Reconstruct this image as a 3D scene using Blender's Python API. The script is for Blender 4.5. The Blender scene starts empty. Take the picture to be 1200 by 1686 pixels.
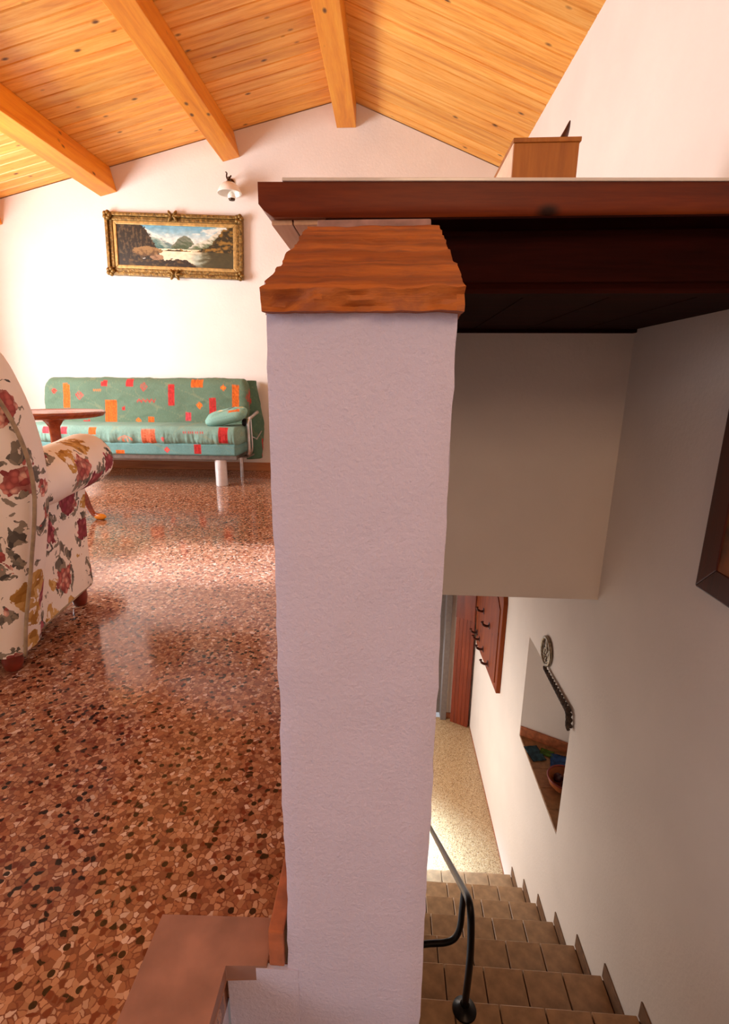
import bpy, bmesh, math, random
import numpy as np
from mathutils import Vector, Matrix, Euler, noise as mnoise

random.seed(7)
PI = math.pi
SC = bpy.context.scene
COL = SC.collection

# ------------------------------------------------------------------ camera
cam_d = bpy.data.cameras.new('camera'); cam = bpy.data.objects.new('camera', cam_d); COL.objects.link(cam)
YAW, PITCH, ROLL = -0.0621676, 0.2534557, -0.0076249       # solved from the photograph's vanishing points
fwd = Vector((math.sin(YAW)*math.cos(PITCH), math.cos(YAW)*math.cos(PITCH), -math.sin(PITCH)))
rgt = Vector((math.cos(YAW), -math.sin(YAW), 0)); dwn = fwd.cross(rgt)
r2 = rgt*math.cos(ROLL) + dwn*math.sin(ROLL); d2 = dwn*math.cos(ROLL) - rgt*math.sin(ROLL)
M = Matrix((r2, -d2, -fwd)).transposed().to_4x4(); M.translation = Vector((0, 0, 0.92))
cam.matrix_world = M
cam_d.sensor_fit = 'VERTICAL'; cam_d.sensor_height = 24.0; cam_d.lens = 825.33/1686*24.0
cam_d.shift_x = 14/1686; cam_d.clip_start = 0.02
SC.camera = cam

# ------------------------------------------------------------------ light and exposure
SC.view_settings.view_transform = 'Standard'; SC.view_settings.look = 'None'
SC.view_settings.gamma = 1.0; SC.view_settings.use_curve_mapping = False
SC.view_settings.exposure = -0.13
w = bpy.data.worlds.new('sky'); SC.world = w; w.use_nodes = True
bg = w.node_tree.nodes['Background']; bg.inputs[0].default_value = (0.95, 0.94, 1.0, 1); bg.inputs[1].default_value = 0.5

def area(name, loc, target, sx, sy, power, color):
    l = bpy.data.lights.new(name, 'AREA'); l.shape = 'RECTANGLE'; l.size = sx; l.size_y = sy; l.energy = power; l.color = color
    o = bpy.data.objects.new(name, l); COL.objects.link(o); o.location = loc
    o.rotation_euler = (Vector(target)-Vector(loc)).to_track_quat('-Z', 'Y').to_euler(); return o
# daylight through the window openings (stair fill and hall patch lights are added)
area('window_light', (-4.15, 3.3, 1.45), (0, 3.3, 1.35), 1.5, 1.5, 205, (0.97, 0.97, 1.0))
area('window_light', (-4.15, 0.3, 1.45), (0, 0.5, 1.35), 1.5, 1.5, 25, (0.97, 0.97, 1.0))
area('window_light', (-3.0, -2.6, 1.55), (-0.3, 0.6, 0.7), 1.9, 1.4, 38, (0.90, 0.92, 1.0))
area('stair_fill_light', (0.55, -1.4, 2.0), (0.55, 2.3, 0.2), 0.7, 0.7, 15, (1.0, 0.66, 0.42))  # added warm fill for the stairwell, unseen and without a fitting
hl = area('hall_light', (-1.0, 3.8, -1.9), (0.2, 3.8, -2.9), 1.2, 1.3, 50, (1.0, 0.90, 0.82))
area('hall_door_light', (0.34, 5.30, -1.85), (0.34, 4.0, -2.3), 0.6, 2.0, 4, (0.9, 0.94, 1.0))
hw = area('hall_patch_light', (-1.15, 4.95, -1.3), (0.0, 3.62, -2.97), 0.8, 0.9, 40, (0.50, 0.74, 1.0)); hw.data.spread = math.radians(22)  # added narrow beam for the floor patch, no window built here
sun = bpy.data.lights.new('sun', 'SUN'); sun.energy = 7.5; sun.angle = math.radians(3.5); sun.color = (0.72, 0.78, 1.0)
so = bpy.data.objects.new('sun', sun); COL.objects.link(so); so.location = (0, 0, 9); so.rotation_euler = (0, math.radians(-1.5), 0)

# ------------------------------------------------------------------ materials
def lin(c):
    return tuple(((v/255)/12.92 if v/255 <= .04045 else ((v/255+.055)/1.055)**2.4) for v in c[:3]) + (1,)
class NT:
    def __init__(s, name):
        s.m = bpy.data.materials.new(name); s.m.use_nodes = True; s.t = s.m.node_tree
        s.b = s.t.nodes['Principled BSDF']
    def n(s, typ, **kw):
        nd = s.t.nodes.new(typ)
        for k, v in kw.items(): setattr(nd, k, v)
        return nd
    def l(s, a, b): s.t.links.new(a, b)
    def coord(s, scale=(1, 1, 1), kind='Object', jitter=False, rot=(0, 0, 0)):
        tc = s.n('ShaderNodeTexCoord'); mp = s.n('ShaderNodeMapping'); mp.inputs['Scale'].default_value = scale; mp.inputs['Rotation'].default_value = rot
        out = tc.outputs[kind]
        if jitter:
            oi = s.n('ShaderNodeObjectInfo'); sc = s.n('ShaderNodeVectorMath', operation='SCALE'); sc.inputs[0].default_value = (17.3, 5.1, 9.7)
            s.l(oi.outputs['Random'], sc.inputs['Scale']); ad = s.n('ShaderNodeVectorMath', operation='ADD'); s.l(out, ad.inputs[0]); s.l(sc.outputs[0], ad.inputs[1]); out = ad.outputs[0]
        s.l(out, mp.inputs[0]); return mp.outputs[0]
    def noise(s, vec, scale, detail=3, rough=.5, dist=0):
        nd = s.n('ShaderNodeTexNoise'); nd.inputs['Scale'].default_value = scale; nd.inputs['Detail'].default_value = detail
        nd.inputs['Roughness'].default_value = rough; nd.inputs['Distortion'].default_value = dist; s.l(vec, nd.inputs['Vector']); return nd.outputs['Fac']
    def ramp(s, fac, stops, interp='LINEAR'):
        r = s.n('ShaderNodeValToRGB'); r.color_ramp.interpolation = interp; e = r.color_ramp.elements
        while len(e) < len(stops): e.new(.5)
        for el, (p, c) in zip(e, stops): el.position = p; el.color = lin(c) if len(c) == 3 and max(c) > 1.001 else tuple(c)+(1,)*(4-len(c))
        s.l(fac, r.inputs[0]); return r.outputs[0]
    def mix(s, fac, a, b, mode='MIX'):
        m = s.n('ShaderNodeMix', data_type='RGBA', blend_type=mode)
        for v, i in ((fac, 0), (a, 6), (b, 7)):
            if hasattr(v, 'links'): s.l(v, m.inputs[i])
            else: m.inputs[i].default_value = v if i == 0 else (lin(v) if len(v) == 3 else v)
        return m.outputs[2]
    def math(s, op, a, b=None, clamp=False):
        m = s.n('ShaderNodeMath', operation=op); m.use_clamp = clamp
        for i, v in enumerate((a, b)):
            if v is None: continue
            if hasattr(v, 'links'): s.l(v, m.inputs[i])
            else: m.inputs[i].default_value = v
        return m.outputs[0]
    def bump(s, h, strength=.3, dist=.01):
        b = s.n('ShaderNodeBump'); b.inputs['Strength'].default_value = strength; b.inputs['Distance'].default_value = dist
        s.l(h, b.inputs['Height']); s.l(b.outputs[0], s.b.inputs['Normal'])
    def done(s, color=None, rough=.5, metal=0, spec=.5, **kw):
        if color is not None:
            if hasattr(color, 'links'): s.l(color, s.b.inputs['Base Color'])
            else: s.b.inputs['Base Color'].default_value = lin(color)
        if hasattr(rough, 'links'): s.l(rough, s.b.inputs['Roughness'])
        else: s.b.inputs['Roughness'].default_value = rough
        s.b.inputs['Metallic'].default_value = metal; s.b.inputs['Specular IOR Level'].default_value = spec
        for k, v in kw.items(): s.b.inputs[k.replace('_', ' ')].default_value = v
        return s.m

def mat_plain(name, c, rough=.5, metal=0, var=.12, spec=.5, scale=30, **kw):
    t = NT(name); v = t.coord(); f = t.noise(v, scale, 4)
    a = tuple(x*(1-var) for x in c); b = tuple(min(255, x*(1+var)) for x in c)
    return t.done(t.ramp(f, [(.3, a), (.7, b)]), rough, metal, spec, **kw)

def mat_plaster(name, c, strength=.35, scale=60, dist=.004):
    t = NT(name); v = t.coord()
    f = t.noise(v, 2.2, 4); g = t.noise(v, scale, 6, .62)
    a = tuple(x*.965 for x in c)
    t.bump(g, strength, dist)
    return t.done(t.ramp(f, [(.3, a), (.7, c)]), .9, 0, .2)

def mat_wood(name, light, mid, dark, axis=0, grain=10, rough=.45, knots=False, jitter=True, bands=True, spec=.45, fine=1.0):
    t = NT(name)
    st = [1.0, 1.0, 1.0]; st[axis] = .07
    v = t.coord(tuple(st), jitter=jitter)
    g = t.noise(v, grain*2.2, 5, .6, .6)
    g2 = t.noise(v, grain*16*fine, 3, .6)
    col = t.ramp(g, [(.28, dark), (.5, mid), (.72, light)])
    col = t.mix(.25, col, t.ramp(g2, [(.3, dark), (.7, light)]))
    if knots:
        sk = [1.0, 1.0, 1.0]; sk[axis] = .55
        vk = t.coord(tuple(sk), jitter=jitter)
        vo = t.n('ShaderNodeTexVoronoi', feature='F1'); vo.inputs['Scale'].default_value = 7.5; t.l(vk, vo.inputs['Vector'])
        k = t.ramp(vo.outputs['Distance'], [(.05, (1, 1, 1, 1)), (.13, (0, 0, 0, 1))])
        col = t.mix(k, col, tuple(x*.5 for x in dark))
    if jitter:
        oi = t.n('ShaderNodeObjectInfo')
        hs = t.n('ShaderNodeHueSaturation'); t.l(col, hs.inputs['Color'])
        mr = t.n('ShaderNodeMapRange'); mr.inputs['To Min'].default_value = .86; mr.inputs['To Max'].default_value = 1.14
        t.l(oi.outputs['Random'], mr.inputs['Value']); t.l(mr.outputs[0], hs.inputs['Value']); col = hs.outputs[0]
    t.bump(g2, .08, .002)
    return t.done(col, rough, 0, spec)

def mat_terrazzo(name, scale, stops, edge, rough, spec=.5, edge_w=.06, warp=.35, wear=None):
    t = NT(name); v = t.coord()
    nz = t.n('ShaderNodeTexNoise'); nz.inputs['Scale'].default_value = scale*.9; nz.inputs['Detail'].default_value = 2; t.l(v, nz.inputs['Vector'])
    sb = t.n('ShaderNodeVectorMath', operation='SUBTRACT'); t.l(nz.outputs['Color'], sb.inputs[0]); sb.inputs[1].default_value = (.5, .5, .5)
    sc = t.n('ShaderNodeVectorMath', operation='SCALE'); t.l(sb.outputs[0], sc.inputs[0]); sc.inputs['Scale'].default_value = warp/scale
    ad = t.n('ShaderNodeVectorMath', operation='ADD'); t.l(v, ad.inputs[0]); t.l(sc.outputs[0], ad.inputs[1])
    vo = t.n('ShaderNodeTexVoronoi', feature='F1', voronoi_dimensions='2D'); vo.inputs['Scale'].default_value = scale; t.l(ad.outputs[0], vo.inputs['Vector'])
    ve = t.n('ShaderNodeTexVoronoi', feature='DISTANCE_TO_EDGE', voronoi_dimensions='2D'); ve.inputs['Scale'].default_value = scale; t.l(ad.outputs[0], ve.inputs['Vector'])
    sp = t.n('ShaderNodeSeparateColor'); t.l(vo.outputs['Color'], sp.inputs[0])
    chip = t.ramp(sp.outputs[0], stops, 'CONSTANT')
    var = t.ramp(sp.outputs[1], [(0, (.72, .72, .72, 1)), (1, (1.0, 1.0, 1.0, 1))])
    chip = t.mix(1.0, chip, var, 'MULTIPLY')
    e = t.ramp(t.math('ADD', ve.outputs['Distance'], t.math('MULTIPLY', t.math('SUBTRACT', t.noise(v, scale*.45, 3), .56), .55)), [(edge_w*.3, (0, 0, 0, 1)), (edge_w, (1, 1, 1, 1))])
    col = t.mix(e, edge, chip)
    vs = t.n('ShaderNodeTexVoronoi', feature='F1', voronoi_dimensions='2D'); vs.inputs['Scale'].default_value = scale*.55; t.l(v, vs.inputs['Vector'])
    s2 = t.n('ShaderNodeSeparateColor'); t.l(vs.outputs['Color'], s2.inputs[0])
    big = t.math('MULTIPLY', t.math('LESS_THAN', vs.outputs['Distance'], .30), t.math('GREATER_THAN', s2.outputs[0], .72))
    col = t.mix(big, col, t.ramp(s2.outputs[1], [(0, stops[0][1]), (.4, stops[len(stops)//2][1]), (.75, stops[-2][1])], 'CONSTANT'))
    return t.done(col, rough, 0, spec)

WHITE = mat_plaster('white_plaster', (240, 229, 218))
PILLAR = mat_plaster('rough_white_plaster', (212, 206, 226), .8, 130, .004)
PINE = mat_wood('pine_boards', (252, 200, 112), (240, 166, 66), (204, 120, 36), 0, 9, .4, True)
BEAM = mat_wood('orange_beam_wood', (250, 174, 52), (238, 148, 32), (208, 114, 18), 1, 7, .4, True)
MAHOG = mat_wood('dark_mahogany', (128, 56, 14), (106, 40, 8), (70, 22, 4), 0, 8, .42, True, spec=.2)
SHADEW = mat_wood('shaded_dark_wood', (52, 14, 6), (36, 8, 4), (20, 4, 2), 0, 8, .6, spec=.03)  # counter wood darkened to carry the shade beneath the overhang
UNDERW = mat_wood('underside_wood', (226, 180, 136), (208, 158, 114), (178, 126, 86), 1, 7, .5)
DOORW = mat_wood('red_brown_door_wood', (142, 58, 20), (118, 42, 14), (84, 26, 10), 2, 8, .4)
RACKW = mat_wood('rack_wood', (150, 74, 22), (126, 54, 14), (88, 34, 8), 2, 7, .6, True, spec=.2)
TABLEW = mat_wood('table_wood', (176, 88, 44), (146, 64, 28), (104, 40, 18), 0, 8, .25)
BOXW = mat_wood('box_wood', (192, 122, 44), (172, 102, 30), (138, 76, 20), 2, 9, .5)
FRAMEW = mat_wood('picture_frame_wood', (88, 32, 16), (68, 22, 10), (44, 12, 6), 2, 8, .35)
TILEBASE = mat_plain('terracotta_tile', (168, 98, 62), .45, 0, .15)
STAIRTILE = mat_plain('stair_tile', (176, 142, 106), .38, 0, .12, scale=18)
GROUT = mat_plain('grout', (92, 70, 54), .9)
MARBLE = mat_plain('pinkish_marble', (158, 116, 98), .4, 0, .10, scale=14)
IRON = mat_plain('black_iron', (26, 22, 20), .35, .6, .2)
CHROME = mat_plain('silver_metal', (190, 188, 186), .3, .9, .06)
LEGPAINT = mat_plain('pale_silver_paint', (225, 222, 220), .3, .15, .03)
GREYMET = mat_plain('grey_metal', (120, 112, 104), .4, .7, .1)
GLASSTOP = mat_plain('pale_sheet', (214, 204, 190), .15, 0, .03)
PIPING = mat_plain('olive_piping', (150, 128, 96), .8, 0, .15)
BRASS = mat_plain('dark_brass', (70, 44, 22), .4, .6, .2)
OPAL = mat_plain('opal_glass', (246, 240, 228), .2, 0, .02)
GREYFRAME = mat_plain('grey_door_tone', (112, 100, 94), .6, 0, .05)  # one even grey for the door frame and leaf
STAIRSKIRT = mat_plain('stair_skirting', (120, 88, 62), .5, 0, .12)
DARKHOLE = mat_plain('dark_rubber', (26, 22, 28), .7, 0, .1)
PEWTER = mat_plain('pewter', (150, 138, 118), .4, .7, .25, scale=60)
BRAID = mat_plain('dark_braid', (66, 54, 46), .85, 0, .4, scale=90)
HORN = mat_plain('dark_horn', (64, 30, 18), .35, 0, .3)
TERR = mat_terrazzo('red_terrazzo', 92, [(0, (38, 24, 20)), (.05, (146, 92, 66)), (.22, (180, 128, 94)), (.42, (194, 142, 106)), (.60, (164, 108, 76)), (.76, (208, 164, 132)), (.90, (118, 56, 38)), (.95, (222, 190, 166))],
                    (122, 72, 54), .11, .5, warp=.9)
HALLT = mat_terrazzo('speckled_beige_terrazzo', 150, [(0, (136, 104, 72)), (.10, (198, 166, 124)), (.4, (208, 178, 136)), (.7, (192, 156, 114)), (.88, (164, 126, 88)), (.95, (222, 198, 162))],
                     (182, 148, 108), .22, .5)
def mat_coping():
    t = NT('split_orange_stone'); v = t.coord((1, 1, 1)); vs = t.coord((.18, 1.6, 1.6))
    f = t.noise(vs, 16, 5, .6, .4); g = t.noise(v, 26, 5, .6)
    c = t.ramp(f, [(.28, (98, 48, 26)), (.45, (144, 76, 34)), (.6, (178, 102, 42)), (.75, (146, 84, 54))])
    c = t.mix(t.ramp(g, [(.50, (0, 0, 0, 1)), (.72, (.6, .6, .6, 1))]), c, (112, 62, 50))
    t.bump(t.noise(vs, 40, 5, .65), .5, .006)
    return t.done(c, .6, 0, .35)
COPING = mat_coping()
MORTAR = mat_plain('grey_mortar', (150, 116, 104), .9, 0, .15)

def mat_attr(name, rough=.8, weave=True, spec=.2):
    t = NT(name); a = t.n('ShaderNodeVertexColor', layer_name='Col'); col = a.outputs['Color']
    if weave:
        v = t.coord((6, 1, 1)); f = t.noise(v, 55, 3)
        col = t.mix(.35, col, t.mix(1.0, col, t.ramp(f, [(.3, (.55, .55, .55, 1)), (.7, (1.35, 1.35, 1.3, 1))]), 'MULTIPLY'))
        t.bump(t.noise(t.coord(), 260, 2), .15, .002)
    return t.done(col, rough, 0, spec)
SOFAFAB = mat_attr('green_patterned_fabric'); CANVAS = mat_attr('painted_canvas', .4, False, .4)

def mat_floral():
    t = NT('floral_upholstery'); v0 = t.coord((1, 1, 1))
    nz = t.n('ShaderNodeTexNoise'); nz.inputs['Scale'].default_value = 16; nz.inputs['Detail'].default_value = 5; t.l(v0, nz.inputs['Vector'])
    sb = t.n('ShaderNodeVectorMath', operation='SUBTRACT'); t.l(nz.outputs['Color'], sb.inputs[0]); sb.inputs[1].default_value = (.5, .5, .5)
    def warp(k):
        sc = t.n('ShaderNodeVectorMath', operation='SCALE'); t.l(sb.outputs[0], sc.inputs[0]); sc.inputs['Scale'].default_value = k
        ad = t.n('ShaderNodeVectorMath', operation='ADD'); t.l(v0, ad.inputs[0]); t.l(sc.outputs[0], ad.inputs[1]); return ad.outputs[0]
    v = warp(.09)
    def vor(vec, scale, feat='F1', rnd=1.0):
        n = t.n('ShaderNodeTexVoronoi', feature=feat); n.inputs['Scale'].default_value = scale; n.inputs['Randomness'].default_value = rnd; t.l(vec, n.inputs['Vector']); return n
    def off(vec, o):
        a = t.n('ShaderNodeVectorMath', operation='ADD'); t.l(vec, a.inputs[0]); a.inputs[1].default_value = o; return a.outputs[0]
    col = t.mix(t.noise(v0, 9, 3), (226, 208, 182), (240, 228, 208))
    petal = vor(warp(.03), 46); petr = t.n('ShaderNodeSeparateColor'); t.l(petal.outputs['Color'], petr.inputs[0])
    # grey-green leaves ringed around the flower centres
    big = vor(v, 7.4); bs = t.n('ShaderNodeSeparateColor'); t.l(big.outputs['Color'], bs.inputs[0])
    leafn = t.noise(warp(.05), 22, 2, .5, .8)
    ring = t.math('MULTIPLY', t.math('LESS_THAN', big.outputs['Distance'], .58), t.math('GREATER_THAN', leafn, .485))
    leafc = t.ramp(petr.outputs[1], [(0, (72, 66, 58)), (.35, (110, 102, 86)), (.7, (140, 128, 106))])
    isrose = t.math('GREATER_THAN', bs.outputs[0], .28)
    col = t.mix(t.math('MULTIPLY', ring, isrose), col, leafc)
    # ochre leaf sprays on the remaining centres
    och = t.math('MULTIPLY', t.math('LESS_THAN', big.outputs['Distance'], .44), t.math('GREATER_THAN', t.noise(warp(.04), 30, 2, .5, .6), .42))
    ochc = t.ramp(petr.outputs[0], [(0, (150, 104, 40)), (.5, (186, 140, 66)), (1, (212, 172, 104))])
    col = t.mix(t.math('MULTIPLY', och, t.math('SUBTRACT', 1.0, isrose)), col, ochc)
    # roses
    rose = t.math('MULTIPLY', t.math('LESS_THAN', t.math('ADD', big.outputs['Distance'], t.math('MULTIPLY', petal.outputs['Distance'], .16)), .46), isrose)
    pink = t.ramp(petr.outputs[0], [(0, (150, 66, 60)), (.35, (192, 106, 90)), (.65, (214, 144, 120)), (1, (232, 184, 156))])
    burg = t.ramp(petr.outputs[0], [(0, (104, 30, 46)), (.5, (150, 58, 70)), (1, (196, 112, 110))])
    rc = t.mix(t.math('GREATER_THAN', bs.outputs[1], .66), pink, burg)
    rc = t.mix(t.ramp(petal.outputs['Distance'], [(.25, (0, 0, 0, 1)), (.6, (.7, .7, .7, 1))]), rc, (118, 50, 46))
    col = t.mix(rose, col, rc)
    t.bump(t.noise(v0, 300, 2), .12, .002)
    return t.done(col, .75, 0, .2)
FLORAL = mat_floral()

def mat_gold():
    t = NT('antique_gold'); v = t.coord(); f = t.noise(v, 42, 5, .65); t.bump(t.noise(v, 65, 4), .7, .006)
    return t.done(t.ramp(f, [(.3, (66, 46, 16)), (.55, (134, 100, 42)), (.75, (186, 148, 80))]), .4, .45, .5)
GOLD = mat_gold()
GOLDIN = mat_plain('inner_gold_slip', (178, 142, 80), .45, .3, .15)

# ------------------------------------------------------------------ mesh helpers
def bm_obj(name, bm, mat, parent=None, smooth=False, loc=(0, 0, 0), rot=(0, 0, 0), bevel=0):
    if bevel:
        bmesh.ops.bevel(bm, geom=list(bm.edges), offset=bevel, segments=2, profile=.6, affect='EDGES', clamp_overlap=True)
    bmesh.ops.recalc_face_normals(bm, faces=list(bm.faces))
    me = bpy.data.meshes.new(name); bm.to_mesh(me); bm.free()
    return me_obj(name, me, mat, parent, smooth, loc, rot)
def me_obj(name, me, mat, parent=None, smooth=False, loc=(0, 0, 0), rot=(0, 0, 0)):
    o = bpy.data.objects.new(name, me); COL.objects.link(o)
    if mat and not me.materials: me.materials.append(mat)
    if smooth:
        for p in me.polygons: p.use_smooth = True
        if smooth == 'auto':
            try: me.set_sharp_from_angle(angle=math.radians(38))
            except Exception: pass
    o.location = loc; o.rotation_euler = rot
    if parent: o.parent = parent
    return o
def copy_obj(o, parent, loc, rot=None):
    c = o.copy(); COL.objects.link(c); c.parent = parent; c.location = loc
    if rot is not None: c.rotation_euler = rot
    return c
def box(bm, x0, x1, y0, y1, z0, z1):
    vs = [bm.verts.new(p) for p in ((x0, y0, z0), (x1, y0, z0), (x1, y1, z0), (x0, y1, z0), (x0, y0, z1), (x1, y0, z1), (x1, y1, z1), (x0, y1, z1))]
    for f in ((0, 3, 2, 1), (4, 5, 6, 7), (0, 1, 5, 4), (1, 2, 6, 5), (2, 3, 7, 6), (3, 0, 4, 7)): bm.faces.new([vs[i] for i in f])
    return vs
def boxo(name, b, mat, parent=None, bevel=0, **kw):
    bm = bmesh.new(); box(bm, *b); return bm_obj(name, bm, mat, parent, bevel=bevel, **kw)
def prism(bm, pts, h0, h1, axis=2):
    def P(p, h):
        return (p[0], p[1], h) if axis == 2 else ((p[0], h, p[1]) if axis == 1 else (h, p[0], p[1]))
    a = [bm.verts.new(P(p, h0)) for p in pts]; b = [bm.verts.new(P(p, h1)) for p in pts]; n = len(pts)
    bm.faces.new(a[::-1]); bm.faces.new(b)
    for i in range(n): bm.faces.new((a[i], a[(i+1) % n], b[(i+1) % n], b[i]))
def lathe(bm, prof, seg=28, c=(0, 0, 0)):
    rings = []
    for r, z in prof:
        rings.append([bm.verts.new((c[0]+r*math.cos(2*PI*i/seg), c[1]+r*math.sin(2*PI*i/seg), c[2]+z)) for i in range(seg)])
    for a, b in zip(rings, rings[1:]):
        for i in range(seg): bm.faces.new((a[i], a[(i+1) % seg], b[(i+1) % seg], b[i]))
    bm.faces.new(rings[0][::-1]); bm.faces.new(rings[-1])
def smooth_path(pts, sub=6):
    P = [Vector(p) for p in pts]; out = []
    for i in range(len(P)-1):
        p0, p1, p2, p3 = P[max(i-1, 0)], P[i], P[i+1], P[min(i+2, len(P)-1)]
        for k in range(sub):
            t = k/sub
            out.append(.5*((2*p1)+(p2-p0)*t+(2*p0-5*p1+4*p2-p3)*t*t+(3*p1-p0-3*p2+p3)*t**3))
    out.append(P[-1]); return out
def tube(bm, pts, r, seg=10, closed=False):
    P = [Vector(p) for p in pts]; n = len(P); R = r if hasattr(r, '__len__') else [r]*n
    up = Vector((0, 0, 1)); rings = []; prev = None
    for i in range(n):
        if closed: t = (P[(i+1) % n]-P[i-1]).normalized()
        else: t = (P[min(i+1, n-1)]-P[max(i-1, 0)]).normalized()
        if prev is None:
            a = t.orthogonal().normalized()
        else:
            a = (prev - t*prev.dot(t)).normalized()
        prev = a; b = t.cross(a)
        rings.append([bm.verts.new(P[i]+(a*math.cos(2*PI*k/seg)+b*math.sin(2*PI*k/seg))*R[i]) for k in range(seg)])
    pr = list(zip(rings, rings[1:])) + ([(rings[-1], rings[0])] if closed else [])
    for a, b in pr:
        for k in range(seg): bm.faces.new((a[k], a[(k+1) % seg], b[(k+1) % seg], b[k]))
    if not closed: bm.faces.new(rings[0][::-1]); bm.faces.new(rings[-1])
def loft(bm, rings, cap=True):
    R = [[bm.verts.new(p) for p in ring] for ring in rings]; n = len(R[0])
    for a, b in zip(R, R[1:]):
        for i in range(n): bm.faces.new((a[i], a[(i+1) % n], b[(i+1) % n], b[i]))
    if cap: bm.faces.new(R[0][::-1]); bm.faces.new(R[-1])
def thing(name, label, cat, loc=(0, 0, 0), rz=0, group=None):
    o = bpy.data.objects.new(name, None); COL.objects.link(o); o.location = loc; o.rotation_euler = (0, 0, rz); o.empty_display_size = .1
    return tag(o, label, cat, group)
def tag(o, label, cat, group=None):
    o['label'] = label; o['category'] = cat
    if group: o['group'] = group
    return o
def struct(o): o['kind'] = 'structure'; return o
def fbm(x, y, z=0, s=1): return mnoise.fractal(Vector((x*s, y*s, z*s)), .8, 2.1, 4)

# ------------------------------------------------------------------ the setting
XR = 1.03                      # right wall
YB = 5.21                      # upper back wall
ZH = -2.97                     # lower hall floor
RX, RZ = -0.44, 3.355          # ridge
SL, SR = 0.2236, 0.405         # roof slopes
def roof(x): return RZ - (SL*(RX-x) if x < RX else SR*(x-RX))

# upper floor: an L around the stair opening
bm = bmesh.new()
prism(bm, [(-4.3, -2.7), (-0.246, -2.7), (-0.246, 0.600), (0.06, 0.600), (0.06, 2.33), (XR, 2.33), (XR, YB), (-4.3, YB)], -0.09, 0.0)
floor = struct(bm_obj('floor', bm, TERR))
bm = bmesh.new()
prism(bm, [(-0.38, 0.66), (-0.372, -2.7), (-0.244, -2.7), (-0.244, 0.589), (-0.176, 0.592), (-0.176, 0.668)], -0.03, 0.003)
o = bm_obj('threshold', bm, MARBLE, floor, bevel=.0015); o['label'] = 'plain pinkish marble edging strip'
# back wall with the gable
bm = bmesh.new()
prism(bm, [(-4.3, -.09), (XR+.12, -.09), (XR+.12, roof(XR+.12)), (RX, RZ), (-4.3, roof(-4.3))], YB, YB+.15, 1)
struct(bm_obj('wall_back', bm, WHITE))
# left wall with two window openings
bm = bmesh.new(); zl = roof(-4.3)
for (a, b, c, d) in ((-2.7, -.45, 0, zl), (1.05, 2.55, 0, zl), (4.05, YB, 0, zl), (-.45, 1.05, 0, .7), (-.45, 1.05, 2.2, zl), (2.55, 4.05, 0, .7), (2.55, 4.05, 2.2, zl)):
    box(bm, -4.42, -4.3, a, b, c-.09, d+.02)
struct(bm_obj('wall_left', bm, WHITE))
# rear wall with one window opening, behind the viewer
bm = bmesh.new()
prism(bm, [(-4.3, -.09), (-4.1, -.09), (-4.1, roof(-4.1)), (-4.3, roof(-4.3))], -2.82, -2.7, 1)
prism(bm, [(-1.9, -.7), (XR+.12, -.7), (XR+.12, roof(XR+.12)), (RX, RZ), (-1.9, roof(-1.9))], -2.82, -2.7, 1)
prism(bm, [(-4.1, -.09), (-1.9, -.09), (-1.9, .85), (-4.1, .85)], -2.82, -2.7, 1)
prism(bm, [(-4.1, 2.25), (-1.9, 2.25), (-1.9, roof(-1.9)), (-4.1, roof(-4.1))], -2.82, -2.7, 1)
struct(bm_obj('wall_rear', bm, WHITE))
# right wall with the hatch to the niche
NY0, NY1, NZ0, NZ1 = 2.425, 3.275, -1.61, -0.808
bm = bmesh.new()
def wall_r(y0, y1, z0, z1): box(bm, XR, XR+.12, y0, y1, z0, z1)
zt = roof(XR)+.03
wall_r(-2.82, NY0, ZH-.1, zt); wall_r(NY1, 5.42, ZH-.1, zt); wall_r(NY0, NY1, ZH-.1, NZ0-.0125); wall_r(NY0, NY1, NZ1, zt)
struct(bm_obj('wall_right', bm, WHITE))
# baseboards of the upper room
bbm = mat_wood('baseboard_wood', (206, 138, 86), (184, 112, 64), (146, 82, 46), 0, 6, .4)
bb = boxo('baseboard_back', (-4.3, XR, YB-.018, YB, 0, .088), bbm, bevel=.004); struct(bb)
struct(boxo('baseboard_left', (-4.3, -4.282, -2.7, YB-.018, 0, .088), bbm))

# ceiling: slab, boards, beams
bm = bmesh.new()
SKY = (-1.45, -0.535, 2.15, 2.74)       # unseen roof opening between two beams, added for the floor sun patch
th = .05
def slab(x0, x1, y0, y1):
    prism(bm, [(x0, roof(x0)+.03), (x1, roof(x1)+.03), (x1, roof(x1)+.16), (x0, roof(x0)+.16)], y0, y1, 1)
slab(-4.45, RX, -2.85, SKY[2]); slab(-4.45, RX, SKY[3], YB+.15); slab(-4.45, SKY[0], SKY[2], SKY[3]); slab(SKY[1], RX, SKY[2], SKY[3])
slab(RX, XR+.15, -2.85, YB+.15)
ceil = struct(bm_obj('ceiling', bm, PINE))
aL, aR = math.atan(SL), -math.atan(SR)
PITCHB = .124
def board_mesh(length):
    b = bmesh.new(); hw = PITCHB/2-.0016; h = .024
    pr = [(-hw, h), (-hw, .009), (-hw+.006, 0), (hw-.006, 0), (hw, .009), (hw, h)]      # V-grooved edges
    prism(b, pr, -length/2, length/2, 0)
    bmesh.ops.recalc_face_normals(b, faces=list(b.faces)); me = bpy.data.meshes.new('board'); b.to_mesh(me); b.free(); me.materials.append(PINE); return me
def put_board(me, x0, x1, y, ang):
    xm = (x0+x1)/2
    return me_obj('board', me, None, ceil, loc=(xm, y, roof(xm)+.004), rot=(0, -ang, 0))
meL = board_mesh((RX+4.3)/math.cos(aL)); meR = board_mesh((XR-RX)/math.cos(aR))
mL1 = board_mesh((SKY[0]+4.3)/math.cos(aL)); mL2 = board_mesh((RX-SKY[1])/math.cos(aL))
y = YB-PITCHB/2
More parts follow.
